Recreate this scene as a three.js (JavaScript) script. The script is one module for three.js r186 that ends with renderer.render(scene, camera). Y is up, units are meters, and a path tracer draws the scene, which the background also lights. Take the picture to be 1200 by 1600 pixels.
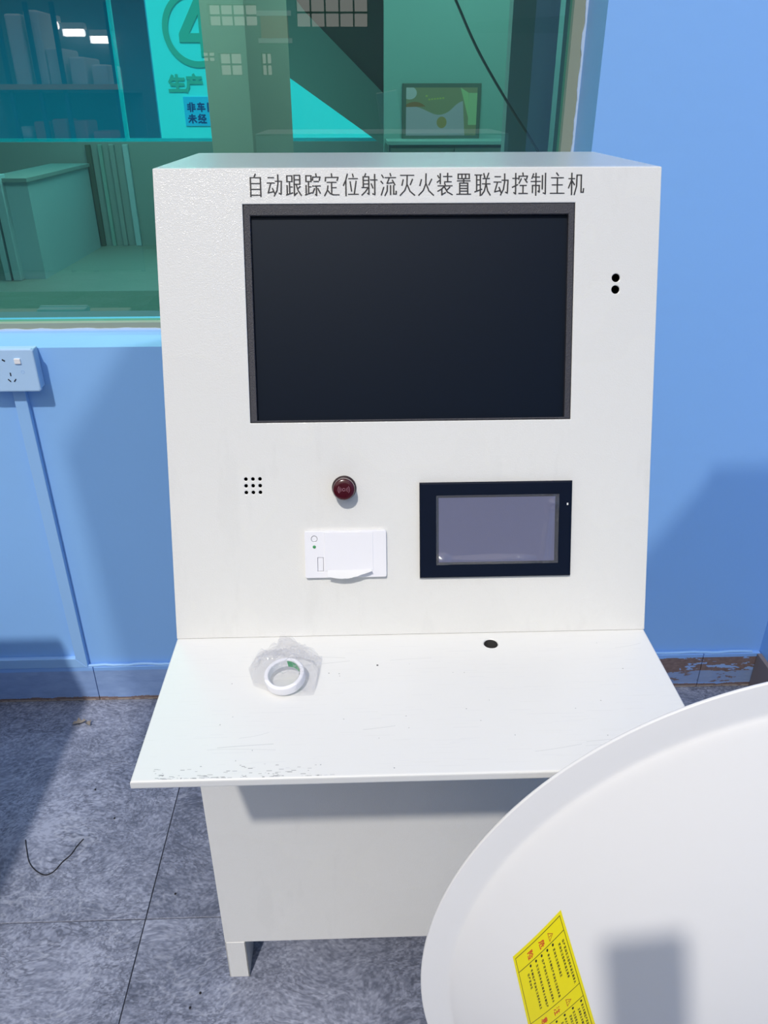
import * as THREE from 'three';
import { RoundedBoxGeometry } from 'three/addons/geometries/RoundedBoxGeometry.js';
import { mergeGeometries, mergeVertices, toCreasedNormals } from 'three/addons/utils/BufferGeometryUtils.js';
import { RectAreaLightUniformsLib } from 'three/addons/lights/RectAreaLightUniformsLib.js';
RectAreaLightUniformsLib.init();

// ------------------------------------------------------------------ camera, sky, sun, exposure
const FOCAL = 1210.32, PITCH = -0.4892, YAW = -0.0308, ROLL = -0.0016;
const EYE = new THREE.Vector3(-0.065, 1.4056, 0.853);
const scene = new THREE.Scene();
const camera = new THREE.PerspectiveCamera(2 * Math.atan(800 / FOCAL) * 180 / Math.PI, 0.75, 0.02, 200);
camera.position.copy(EYE);
camera.rotation.set(PITCH, YAW, ROLL, 'YXZ');
camera.updateMatrixWorld(true);

const renderer = new THREE.WebGLRenderer({ antialias: true });
renderer.toneMapping = THREE.LinearToneMapping;
renderer.toneMappingExposure = 1.03;
renderer.shadowMap.enabled = true;
renderer.shadowMap.type = THREE.PCFSoftShadowMap;

const SKY = 0.90;                                    // bright hazy white sky
{
  const w = 64, h = 32, data = new Float32Array(w * h * 4);
  for (let j = 0; j < h; j++) for (let i = 0; i < w; i++) {
    const e = Math.max(0, ((j + 0.5) / h - 0.5) * 2), k = Math.pow(e, 0.6), o = (j * w + i) * 4;
    data[o] = SKY * (1.06 - 0.04 * k); data[o + 1] = SKY * (1.01 - 0.02 * k); data[o + 2] = SKY * (0.98 + 0.02 * k); data[o + 3] = 1;
  }
  const t = new THREE.DataTexture(data, w, h, THREE.RGBAFormat, THREE.FloatType);
  t.mapping = THREE.EquirectangularReflectionMapping; t.magFilter = THREE.LinearFilter; t.needsUpdate = true;
  scene.background = t; scene.environment = t;
}
const SUNDIR = new THREE.Vector3(0.1644, -0.8029, -0.5729).normalize();   // the way the light travels
const sun = new THREE.DirectionalLight(new THREE.Color().setRGB(1.0, 0.945, 0.875), 2.25);
sun.position.copy(SUNDIR).multiplyScalar(-12).add(new THREE.Vector3(0, 0.8, 0));
sun.target.position.set(0, 0.8, 0);
sun.castShadow = true; sun.shadow.mapSize.set(4096, 4096); sun.shadow.radius = 3.6;
Object.assign(sun.shadow.camera, { left: -6, right: 6, top: 6, bottom: -6, near: 0.5, far: 40 });
scene.add(sun, sun.target);

// ------------------------------------------------------------------ helpers
let seedN = 12345;
const rnd = () => { seedN = (Math.imul(seedN, 1664525) + 1013904223) >>> 0; return seedN / 4294967296; };
const names = new Map();
function numbered(n) { const k = names.get(n) ?? 0; names.set(n, k + 1); return k ? n + '_' + String(k).padStart(3, '0') : n; }
const V3 = (x, y, z) => new THREE.Vector3(x, y, z);
function pixelRay(u, v) { return V3(u - 600, -(v - 800), -FOCAL).applyQuaternion(camera.quaternion).normalize(); }
function onZ(u, v, z) { const d = pixelRay(u, v); return EYE.clone().addScaledVector(d, (z - EYE.z) / d.z); }
function onY(u, v, y) { const d = pixelRay(u, v); return EYE.clone().addScaledVector(d, (y - EYE.y) / d.y); }

function metreUV(g) {                                // uv in metres from the dominant side of each face
  if (g.index) g = g.toNonIndexed();
  const p = g.attributes.position, n = g.attributes.normal, uv = new Float32Array(p.count * 2);
  for (let i = 0; i < p.count; i += 3) {
    let nx = 0, ny = 0, nz = 0;
    for (let k = 0; k < 3; k++) { nx += n.getX(i + k); ny += n.getY(i + k); nz += n.getZ(i + k); }
    const ax = Math.abs(nx), ay = Math.abs(ny), az = Math.abs(nz);
    for (let k = 0; k < 3; k++) {
      const x = p.getX(i + k), y = p.getY(i + k), z = p.getZ(i + k);
      const [a, b] = ax >= ay && ax >= az ? [z, y] : ay >= az ? [x, z] : [x, y];
      uv[(i + k) * 2] = a; uv[(i + k) * 2 + 1] = b;
    }
  }
  g.setAttribute('uv', new THREE.BufferAttribute(uv, 2));
  return g;
}
function bx(x0, x1, y0, y1, z0, z1, r = 0) {         // a box by its limits
  const w = x1 - x0, h = y1 - y0, d = z1 - z0;
  const g = r > 0 ? new RoundedBoxGeometry(w, h, d, 2, Math.min(r, w / 2.01, h / 2.01, d / 2.01)) : new THREE.BoxGeometry(w, h, d);
  g.translate((x0 + x1) / 2, (y0 + y1) / 2, (z0 + z1) / 2);
  return metreUV(g);
}
function cyl(r0, r1, h, seg = 32) { return metreUV(new THREE.CylinderGeometry(r0, r1, h, seg)); }
function shapeOf(pts, holes = []) {
  const s = new THREE.Shape(pts.map(([x, y]) => new THREE.Vector2(x, y)));
  for (const h of holes) s.holes.push(h);
  return s;
}
function circleHole(x, y, r) { const p = new THREE.Path(); p.absarc(x, y, r, 0, Math.PI * 2, true); return p; }
function rectHole(x0, x1, y0, y1) { const p = new THREE.Path(); p.moveTo(x0, y0); p.lineTo(x0, y1); p.lineTo(x1, y1); p.lineTo(x1, y0); p.closePath(); return p; }
function rect(x0, x1, y0, y1) { return [[x0, y0], [x1, y0], [x1, y1], [x0, y1]]; }
function plate(shape, depth, bevel = 0, seg = 12) {  // extruded so that its front face is at z = 0 and its body behind
  const g = new THREE.ExtrudeGeometry(shape, { depth: depth - 2 * bevel, bevelEnabled: bevel > 0, bevelSize: bevel, bevelOffset: -bevel, bevelThickness: bevel, bevelSegments: 2, curveSegments: seg });
  g.translate(0, 0, -depth + bevel);
  return metreUV(g);
}
function finish(m) { m.castShadow = true; m.receiveShadow = true; return m; }
function obj(name, geo, material, parent = scene) {
  if (Array.isArray(geo)) geo = geo.length > 1 ? mergeGeometries(geo.map((g) => (g.index ? g.toNonIndexed() : g))) : geo[0];
  const m = finish(new THREE.Mesh(geo, material));
  m.name = parent === scene ? numbered(name) : name;
  parent.add(m);
  return m;
}
function tag(o, label, category, group) { o.userData.label = label; o.userData.category = category; if (group) o.userData.group = group; return o; }
function thing(name, label, category, [x, y, z] = [0, 0, 0], group) {
  const o = new THREE.Group(); o.name = numbered(name); o.position.set(x, y, z); scene.add(o);
  return tag(o, label, category, group);
}
function struct(name, geo, material, label, parent = scene) {
  const m = obj(name, geo, material, parent);
  if (parent === scene) { m.userData.kind = 'structure'; if (label) m.userData.label = label; }
  return m;
}

// ------------------------------------------------------------------ noise and textures
function lattice(seed) { const a = new Float32Array(65536); let s = seed >>> 0; for (let i = 0; i < 65536; i++) { s = (Math.imul(s, 1664525) + 1013904223) >>> 0; a[i] = s / 4294967296; } return a; }
const LAT = lattice(77);
function vnoise(x, y, px, py, off = 0) {             // value noise that repeats every px, py cells
  const xi = Math.floor(x), yi = Math.floor(y), fx = x - xi, fy = y - yi;
  const ux = fx * fx * (3 - 2 * fx), uy = fy * fy * (3 - 2 * fy);
  const m = (a, n) => ((a % n) + n) % n, id = (a, b) => LAT[(m(a, px) * 131 + m(b, py) * 7919 + off * 17389) & 65535];
  const a = id(xi, yi), b = id(xi + 1, yi), c = id(xi, yi + 1), d = id(xi + 1, yi + 1);
  return a + (b - a) * ux + (c - a) * uy + (a - b - c + d) * ux * uy;
}
function fbm(u, v, cells, oct, off = 0, ky = 1) {
  let s = 0, a = 0.5, n = 0, cx = cells, cy = Math.max(1, Math.round(cells * ky));
  for (let o = 0; o < oct; o++) { s += a * vnoise(u * cx, v * cy, cx, cy, off + o * 3); n += a; a *= 0.55; cx *= 2; cy *= 2; }
  return s / n;
}
function dataTexture(size, f, metres, srgb, sizeY = size) {
  const d = new Uint8Array(size * sizeY * 4);
  for (let j = 0; j < sizeY; j++) for (let i = 0; i < size; i++) {
    const c = f(i / size, j / sizeY), o = (j * size + i) * 4;
    for (let k = 0; k < 3; k++) d[o + k] = Math.max(0, Math.min(255, Math.round(c[k] * 255)));
    d[o + 3] = 255;
  }
  const t = new THREE.DataTexture(d, size, sizeY, THREE.RGBAFormat);
  t.wrapS = t.wrapT = THREE.RepeatWrapping; t.magFilter = THREE.LinearFilter; t.minFilter = THREE.LinearMipmapLinearFilter; t.generateMipmaps = true;
  if (metres) t.repeat.set(1 / metres, 1 / metres);
  if (srgb) t.colorSpace = THREE.SRGBColorSpace;
  t.needsUpdate = true;
  return t;
}
const mix = (a, b, t) => a.map((x, i) => x + (b[i] - x) * t);
const sm = (a, b, x) => { const t = Math.max(0, Math.min(1, (x - a) / (b - a))); return t * t * (3 - 2 * t); };
const rgb = (r, g, b) => [r / 255, g / 255, b / 255];

const peelTex = dataTexture(512, (u, v) => { const n = fbm(u, v, 170, 1, 9); return [n, n, n]; }, 0.14);
const paintTone = dataTexture(512, (u, v) => { const n = fbm(u, v, 3, 4, 21), k = 0.99 + 0.02 * (n - 0.5) - 0.012 * sm(0.6, 0.75, fbm(u, v, 40, 4, 31, 0.2)) * sm(0.5, 0.7, fbm(u, v, 5, 2, 33)); return [0.905 * k, 0.905 * k, 0.893 * k]; }, 0.9, true);
const rollerTex = dataTexture(512, (u, v) => { const n = 0.5 * fbm(u, v, 24, 3, 41) + 0.5 * fbm(u, v, 6, 3, 43); return [n, n, n]; }, 0.4);
const fineTex = dataTexture(256, (u, v) => { const n = fbm(u, v, 128, 1, 51); return [n, n, n]; }, 0.06);
const slateTex = dataTexture(2048, (u, v) => {
  const q = fbm(u, v, 7, 3, 71), wx = u + 0.06 * (q - 0.5), wy = v + 0.06 * (fbm(u, v, 7, 3, 73) - 0.5);
  const big = fbm(wx, wy, 4, 4, 61, 1.5), mid = fbm(wx, wy, 36, 3, 65, 1.7), fine = fbm(wx, wy, 240, 2, 69, 1.4);
  const scratch = sm(0.86, 1.0, 1 - Math.abs(2 * fbm(wx, wy, 60, 3, 75, 2.4) - 1)) * sm(0.38, 0.62, fbm(u, v, 14, 2, 77));
  const pale = sm(0.9, 1.0, 1 - Math.abs(2 * fbm(wy, wx, 48, 3, 85, 0.5) - 1)) * sm(0.45, 0.65, fbm(u, v, 11, 2, 87));
  const k = Math.max(0, Math.min(1, 0.5 + 1.05 * (big - 0.5) + 0.55 * (mid - 0.5) + 0.95 * (fine - 0.5)));
  let c = mix(rgb(92, 98, 116), rgb(164, 170, 190), k);
  c = mix(c, rgb(60, 64, 78), 0.42 * scratch); c = mix(c, rgb(196, 200, 212), 0.34 * pale);
  return c;
}, 1.22, true);
const slateBump = dataTexture(512, (u, v) => { const n = 0.6 * fbm(u, v, 40, 4, 91, 1.5) + 0.4 * fbm(u, v, 10, 4, 93); return [n, n, n]; }, 1.22);
const skirtTex = dataTexture(2048, (u, v) => {       // u over x -1.6 .. 1.0 m, v over the skirting's height: old brown tile under smeared blue paint
  const x = -1.6 + 2.6 * u, n = fbm(u, v, 90, 4, 101, 0.12), n2 = fbm(u, v, 300, 3, 105, 0.1), n3 = fbm(u, v, 40, 3, 107, 0.2);
  const brown = mix(rgb(112, 92, 88), rgb(148, 128, 122), n2), blue = mix(rgb(128, 170, 236), rgb(158, 188, 232), n);
  const right = sm(0.42, 0.55, x);
  let paint = v > 0.9 ? 1 : v < 0.09 + 0.08 * (n - 0.3) ? 0 : 1;
  if (right && v < 0.9) {
    if (v > 0.5 + 0.14 * (n3 - 0.5)) paint = n + 0.25 * (n2 - 0.5) > 0.62 ? 1 : 0;
    else if (v > 0.14) paint = n + 0.3 * (n2 - 0.5) > 0.33 ? 0.75 : 0.1;
  } else if (v < 0.9 && v >= 0.12) paint = 0.78 + 0.2 * n;
  let c = mix(brown, v > 0.88 ? rgb(140, 188, 250) : blue, paint);
  if (v < 0.045) c = mix(c, rgb(190, 178, 165), n2 > 0.45 ? 0.8 : 0.2);
  return c;
}, 0, true, 96);
skirtTex.wrapS = skirtTex.wrapT = THREE.ClampToEdgeWrapping;

function std(o) { return new THREE.MeshStandardMaterial(o); }
function phys(o) { return new THREE.MeshPhysicalMaterial(o); }
const lin = (r, g, b) => new THREE.Color().setRGB(r, g, b);
const M = {
  paint: phys({ map: paintTone, roughness: 0.25, bumpMap: peelTex, bumpScale: 0.00015 }),
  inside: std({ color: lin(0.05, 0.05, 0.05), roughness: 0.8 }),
  blue: std({ color: lin(0.285, 0.555, 0.985), roughness: 0.42, bumpMap: rollerTex, bumpScale: 0.0006 }),
  trunk: std({ color: lin(0.32, 0.575, 0.96), roughness: 0.4 }),
  outlet: std({ color: lin(0.46, 0.68, 0.97), roughness: 0.35 }),
  slot: std({ color: lin(0.01, 0.012, 0.02), roughness: 0.7 }),
  skirt: std({ map: skirtTex, roughness: 0.55 }),
  skirtBrown: std({ color: lin(0.27, 0.22, 0.21), roughness: 0.6 }),
  slate: std({ map: slateTex, bumpMap: slateBump, bumpScale: 0.0008, roughness: 0.5 }),
  joint: std({ color: lin(0.07, 0.075, 0.09), roughness: 0.9 }),
  bezel: std({ color: lin(0.04, 0.04, 0.05), roughness: 0.5, bumpMap: fineTex, bumpScale: 0.0004 }),
  lcd: phys({ color: lin(0.001, 0.004, 0.012), roughness: 0.42, specularIntensity: 0.5, specularColor: lin(0.8, 0.9, 1) }),
  hmiFrame: phys({ color: lin(0.003, 0.007, 0.02), roughness: 0.5, specularIntensity: 0.25 }),
  hmiScreen: phys({ color: lin(0.12, 0.13, 0.24), roughness: 0.3 }),
  film: phys({ color: lin(0.92, 0.92, 0.94), transmission: 0.93, thickness: 0, roughness: 0.06, ior: 1.5, side: THREE.DoubleSide }),
  bag: phys({ color: lin(0.95, 0.95, 0.96), transmission: 0.94, thickness: 0, roughness: 0.07, ior: 1.5, side: THREE.DoubleSide }),
  white: std({ color: lin(0.86, 0.86, 0.9), roughness: 0.4 }),
  paper: std({ color: lin(0.8, 0.8, 0.8), roughness: 0.9, side: THREE.DoubleSide }),
  redLens: phys({ color: lin(0.055, 0.001, 0.006), roughness: 0.2, clearcoat: 0.25, clearcoatRoughness: 0.05 }),
  redRing: std({ color: lin(0.02, 0.003, 0.006), roughness: 0.35 }),
  pinkPrint: std({ color: lin(0.45, 0.22, 0.28), roughness: 0.6 }),
  ink: std({ color: lin(0.012, 0.012, 0.016), roughness: 0.55 }),
  green: std({ color: lin(0.005, 0.36, 0.12), roughness: 0.4 }),
  ledGreen: std({ color: lin(0.05, 0.3, 0.1), roughness: 0.3 }),
  tape: std({ color: lin(0.88, 0.88, 0.92), roughness: 0.6 }),
  dish: phys({ color: lin(0.84, 0.84, 0.84), roughness: 0.33, bumpMap: rollerTex, bumpScale: 0.0004 }),
  alu: std({ color: lin(0.30, 0.34, 0.26), roughness: 0.5 }),
  caulk: std({ color: lin(0.55, 0.68, 0.85), roughness: 0.8 }),
  glassGreen: phys({ color: lin(0.29, 0.95, 0.86), transmission: 1, thickness: 0, roughness: 0.0, ior: 2.1 }),
  glassCyan: phys({ color: lin(0.07, 0.88, 1.0), transmission: 1, thickness: 0, roughness: 0.0, ior: 1.5 }),
  roomWall: std({ color: lin(0.34, 0.36, 0.35), roughness: 0.8 }),
  roomPale: std({ color: lin(0.48, 0.56, 0.60), roughness: 0.6 }),
  roomDark: std({ color: lin(0.13, 0.14, 0.11), roughness: 0.8 }),
  roomFloor: std({ color: lin(0.30, 0.31, 0.28), roughness: 0.5 }),
  roomTeal: std({ color: lin(0.30, 0.42, 0.38), roughness: 0.7 }),
  pillar: std({ color: lin(0.55, 0.42, 0.34), roughness: 0.7 }),
  hallWhite: std({ color: lin(0.88, 0.88, 0.88), roughness: 0.8 }),
  shedWall: std({ color: lin(0.22, 0.34, 0.50), roughness: 0.8 }),
  hallDark: std({ color: lin(0.14, 0.20, 0.26), roughness: 0.8 }),
  concrete: std({ color: lin(0.42, 0.41, 0.39), roughness: 0.85, bumpMap: rollerTex, bumpScale: 0.002 }),
  steel: std({ color: lin(0.12, 0.13, 0.14), roughness: 0.5, metalness: 0.4 }),
  steelBlue: std({ color: lin(0.02, 0.05, 0.2), roughness: 0.5 }),
  orange: std({ color: lin(0.75, 0.28, 0.08), roughness: 0.5 }),
  red: std({ color: lin(0.6, 0.05, 0.06), roughness: 0.5 }),
  carton: std({ color: lin(0.55, 0.5, 0.46), roughness: 0.7 }),
  gold: std({ color: lin(0.62, 0.46, 0.34), roughness: 0.5 }),
  noticeBlue: std({ color: lin(0.12, 0.55, 0.85), roughness: 0.6 }),
  lampGlow: std({ color: lin(0.9, 0.9, 0.9), emissive: lin(1, 0.98, 0.94), emissiveIntensity: 5 }),
  caster: std({ color: lin(0.45, 0.46, 0.47), roughness: 0.6 }),
  tintSheet: phys({ color: lin(0.50, 0.52, 0.55), transmission: 1, thickness: 0, roughness: 0, ior: 1.5 }),
  pedestal: std({ color: lin(0.36, 0.38, 0.40), roughness: 0.5 }),
  thread: std({ color: lin(0.015, 0.015, 0.02), roughness: 0.9 }),
  scrap: std({ color: lin(0.26, 0.23, 0.20), roughness: 0.9, side: THREE.DoubleSide }),
};

// ------------------------------------------------------------------ Chinese characters as strokes on a 100 x 100 field (y down)
const FOOT = '8 8 40 8 40 34 8 34 8 8/24 34 24 88/24 58 42 58/8 52 8 92/2 94 44 84/';
const WATER = '8 6 18 18/2 34 14 44/4 96 20 62/';
const CH = {
  自: '50 0 42 14/18 100 18 16 82 16 82 100/18 42 82 42/18 68 82 68/18 94 82 94',
  动: '8 16 46 16/2 40 50 40/26 40 8 84 46 78/36 64 50 88/54 32 94 32 90 90 78 86/72 4 72 40 64 74 46 98',
  跟: FOOT + '54 96 54 6 90 6 90 46 54 46/54 26 90 26/54 96 72 84/92 56 76 66/66 46 78 74 98 96',
  踪: FOOT + '72 0 74 10/50 28 52 14 98 14 94 28/58 34 90 34/48 54 100 54/74 54 74 96 66 92/62 66 50 86/84 66 98 86',
  定: '50 0 52 12/10 32 12 16 92 16 86 30/20 38 80 38/50 38 50 90/50 62 80 62/26 54 22 74 4 98/22 72 40 88 60 94 98 94',
  位: '30 2 20 28 4 52/20 30 20 98/64 2 68 14/38 22 96 22/48 36 56 78/86 34 74 88/34 92 100 92',
  射: '26 0 20 12/10 62 10 14 46 14 46 92 36 88/10 30 46 30/10 46 46 46/0 62 46 62/46 58 22 82 0 96/56 28 100 28/84 4 84 94 70 90/62 46 72 64',
  流: WATER + '62 0 66 10/28 18 98 18/56 20 42 44 84 40/76 30 92 50/44 54 42 78 28 98/64 54 64 94/84 54 84 92 100 92 100 80',
  灭: '6 8 94 8/24 28 16 52/84 26 70 50/50 8 48 50 34 76 4 98/50 50 68 80 98 98',
  火: '20 28 10 54/86 26 68 52/50 2 48 46 32 76 2 98/50 46 68 78 98 98',
  装: '20 2 20 46/4 10 12 20/0 40 18 30/40 14 96 14/68 0 68 38/46 38 92 38/48 44 52 52/4 56 98 56/48 56 30 70 4 80/30 70 30 96 54 86/82 62 64 74/46 60 66 84 98 96',
  置: '14 4 86 4 86 24 14 24 14 4/38 4 38 24/62 4 62 24/8 34 92 34/50 26 50 44/24 94 24 44 76 44 76 94/24 56 76 56/24 68 76 68/24 80 76 80/4 94 96 94',
  联: '0 8 46 8/12 8 12 80/36 8 36 100/12 30 36 30/12 52 36 52/0 84 46 72/58 2 64 18/90 0 80 18/52 24 96 24/48 48 100 48/74 24 72 50 62 80 44 98/74 50 84 80 100 98',
  控: '2 24 36 24/22 2 22 94 10 88/0 64 36 52/68 0 70 10/42 28 44 14 98 14 92 28/58 26 44 46/80 26 96 42/50 56 92 56/70 56 70 92/42 92 100 92',
  制: '16 4 6 24/12 18 56 18/0 38 62 38/32 2 32 100/10 88 10 56 54 56 54 86 46 82/74 12 74 72/94 2 94 94 80 90',
  主: '44 0 56 12/10 22 90 22/16 54 84 54/4 92 96 92/50 22 50 92',
  机: '2 26 42 26/22 2 22 98/22 30 2 68/24 36 40 54/40 98 54 60 56 10 84 10 84 88 98 88 100 72',
  生: '26 6 8 42/22 26 90 26/14 58 86 58/2 94 98 94/50 2 50 94',
  产: '48 0 54 12/10 18 90 18/30 26 38 40/72 24 62 42/94 46 14 46 12 74 0 98',
  非: '38 2 38 98/62 2 62 98/8 22 38 22/8 46 38 46/4 72 38 68/62 22 92 22/62 46 92 46/62 70 96 70',
  车: '12 16 88 16/42 2 20 46 84 46/4 70 96 70/54 30 54 98',
  间: '14 4 24 16/14 20 14 98/34 8 88 8 88 94 76 90/34 34 66 34 66 78 34 78 34 34/34 56 66 56',
  未: '16 20 84 20/4 44 96 44/50 2 50 98/48 46 6 88/52 46 96 88',
  经: '30 2 8 30 32 28 6 60 36 54/4 94 38 82/46 10 88 10 44 50/68 32 96 50/48 60 92 60/70 60 70 94/40 94 98 94',
  危: '36 0 14 30/34 10 70 10 58 28/96 30 18 30 16 66 0 98/38 46 76 46 76 66 64 66/38 46 38 90 92 90 92 74',
  险: '8 98 8 6 32 6 22 34 34 54 20 66/66 2 38 40/66 4 98 40/54 40 84 40/46 56 52 76/66 54 70 76/92 52 78 90/38 94 100 94',
  注: WATER + '58 2 66 14/36 24 98 24/42 56 92 56/32 94 100 94/66 24 66 94',
  意: '50 0 50 8/14 10 86 10/34 14 40 26/66 14 60 26/4 28 96 28/24 36 76 36 76 64 24 64 24 36/24 50 76 50/14 74 6 94/32 72 34 94 68 96 70 84/48 70 54 80/80 72 92 90',
};
const strokesOf = (c) => CH[c].split('/').filter(Boolean).map((s) => { const n = s.trim().split(/\s+/).map(Number), o = []; for (let i = 0; i < n.length; i += 2) o.push([n[i], n[i + 1]]); return o; });
function characterGeometry(c, w, h, lw, lh = lw) {   // flat strokes, lower left corner at 0,0; lw across upright strokes, lh across level ones
  const pos = [];
  let zs = 0;
  for (const s of strokesOf(c)) for (let i = 0; i + 1 < s.length; i++) {
    zs += lw * 0.006;
    const ax = s[i][0] / 100 * w, ay = (1 - s[i][1] / 100) * h, bxx = s[i + 1][0] / 100 * w, by = (1 - s[i + 1][1] / 100) * h;
    const dx = bxx - ax, dy = by - ay, l = Math.hypot(dx, dy) || 1, t = (Math.abs(dx) * lh + Math.abs(dy) * lw) / (Math.abs(dx) + Math.abs(dy) + 1e-9) / 2;
    const ex = dx / l * t * 0.7, ey = dy / l * t * 0.7, nx = -dy / l * t, ny = dx / l * t;
    const A = [ax - ex + nx, ay - ey + ny], B = [ax - ex - nx, ay - ey - ny], C = [bxx + ex - nx, by + ey - ny], D = [bxx + ex + nx, by + ey + ny];
    for (const q of [A, B, C, A, C, D]) pos.push(q[0], q[1], zs);
  }
  const g = new THREE.BufferGeometry();
  g.setAttribute('position', new THREE.Float32BufferAttribute(pos, 3));
  g.computeVertexNormals();
  g.setAttribute('uv', new THREE.Float32BufferAttribute(new Float32Array(pos.length / 3 * 2), 2));
  return g;
}

// ------------------------------------------------------------------ the setting
const ZW = -0.7617, XR = 0.984, SILL = 0.948, WINR = 0.382, HEAD = 1.8, WINL = -2.2;
struct('ground', bx(-25, 25, -0.3, -0.03, -30, 25), M.concrete, 'wide pale concrete ground under the whole place');
{
  const floor = struct('floor', bx(-4.2, 1.2, -0.03, -0.004, ZW - 0.2, 6.2), M.joint, 'grey blue slate patterned vinyl tile floor');
  const TW = 0.61, TD = 0.645, X0 = -0.5, Z0 = -0.1185, variants = [];
  for (let k = 0; k < 6; k++) {
    const g = bx(0.0009, TW - 0.0009, -0.02, 0, 0.0009, TD - 0.0009, 0.0012), uv = g.attributes.uv, du = rnd() * 1.22, dv = rnd() * 1.22, f = k % 2 ? -1 : 1;
    for (let i = 0; i < uv.count; i++) uv.setXY(i, f * uv.getX(i) + du, uv.getY(i) + dv);
    variants.push(g);
  }
  for (let i = -6; i <= 2; i++) for (let j = -1; j <= 9; j++) {
    const x = X0 + i * TW, z = Z0 + j * TD;
    if (x > XR - 0.05 || z < ZW - 0.1) continue;
    const t = obj('tile', variants[((i + 6) * 5 + (j + 1) * 3) % 6], M.slate, floor);
    t.position.set(x, 0, z);
  }
}
{
  const s = shapeOf(rect(-4.2, XR, -0.03, 4.0), [rectHole(WINL, WINR, SILL, HEAD)]);
  const g = plate(s, 0.26); g.translate(0, 0, ZW);
  struct('wall_front', g, M.blue, 'bright sky blue painted wall around the tinted window');
}
struct('wall_right', bx(XR, XR + 0.2, -0.03, 4.0, ZW - 0.26, 2.6), M.blue, 'bright blue side wall meeting the window wall');
{
  const b = struct('baseboard_front', bx(-4.2, XR, 0, 0.108, ZW - 0.002, ZW + 0.006), M.skirtBrown, 'old brown tile skirting smeared with blue paint');
  for (let x0 = -4.0; x0 < XR; x0 += 0.8) {
    const a = x0 + 0.03, e = Math.min(x0 + 0.83, XR - 0.001), g = bx(a + 0.0008, e - 0.0008, 0, 0.1106, ZW, ZW + 0.012, 0.0015), p = g.attributes.position, uv = g.attributes.uv;
    for (let i = 0; i < p.count; i++) uv.setXY(i, (p.getX(i) + 1.6) / 2.6, Math.min(0.99, p.getY(i) / 0.1106));
    obj('skirting_tile', g, M.skirt, b);
  }
  struct('baseboard_right', bx(XR - 0.012, XR, 0, 0.1106, ZW + 0.013, 2.6, 0.0015), M.skirtBrown, 'old brown skirting along the blue side wall');
  // lumpy bead of wall paint on top of the skirting
  const pts = []; for (let x = -1.7; x <= XR - 0.004; x += 0.02) pts.push(V3(x, 0.1125 + 0.0012 * Math.sin(x * 57) + 0.001 * rnd(), ZW + 0.006 + 0.002 * rnd()));
  struct('trim_1', new THREE.TubeGeometry(new THREE.CatmullRomCurve3(pts), 260, 0.0045, 6), M.trunk, 'uneven bead of blue paint along the top of the skirting');
}
struct('added_wall_left', bx(-4.4, -4.2, -0.03, 3.4, ZW - 0.26, 6.2), M.concrete, 'unseen grey concrete wall added at the side against low sky light');  // added to keep out sky light coming in low from the left
// window in the blue wall: aluminium frame, tinted panes, ragged paint at its foot
{
  const F0 = -0.94, F1 = -0.902, w = struct('window_1', [bx(WINL, WINR, SILL, SILL + 0.016, F0, F1), bx(WINL, WINR, HEAD - 0.03, HEAD, F0, F1), bx(WINR - 0.026, WINR, SILL + 0.016, HEAD - 0.03, F0, F1), bx(WINL, WINL + 0.026, SILL + 0.016, HEAD - 0.03, F0, F1)], M.alu, 'wide window of green tinted glass in olive aluminium frame');
  obj('pane', bx(WINL + 0.026, WINR - 0.026, SILL + 0.016, HEAD - 0.03, -0.9215, -0.9205), M.glassGreen, w);
  const one = new THREE.PlaneGeometry(WINR - WINL - 0.05, HEAD - SILL - 0.044); one.translate((WINL + WINR) / 2, (SILL + HEAD) / 2 - 0.007, -0.921);
  w.children[0].geometry = metreUV(one);
  const pts = [], low = [];
  for (let x = WINL; x <= WINR; x += 0.006) pts.push([x, SILL + 0.002 + 0.004 * fbm((x + 3) / 5, 0.3, 160, 3, 3)]);
  for (let x = WINR; x >= WINL; x -= 0.2) low.push([x, SILL - 0.001]);
  const g = plate(shapeOf([...pts, ...low]), 0.004); g.translate(0, 0, F1 + 0.004);
  obj('paint_edge', g, M.caulk, w);
  const side = []; for (let y = SILL; y <= HEAD; y += 0.006) side.push([WINR - 0.002 - 0.005 * fbm(y / 3, 0.7, 160, 3, 8), y]);
  const g2 = plate(shapeOf([...side, [WINR + 0.001, HEAD], [WINR + 0.001, SILL]]), 0.004); g2.translate(0, 0, F1 + 0.004);
  obj('paint_edge', g2, M.caulk, w);
  struct('trim_2', bx(WINL, WINR, SILL - 0.05, SILL - 0.004, -1.33, -1.021, 0.004), M.roomDark, 'dark inner window ledge behind the glass');
}
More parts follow.
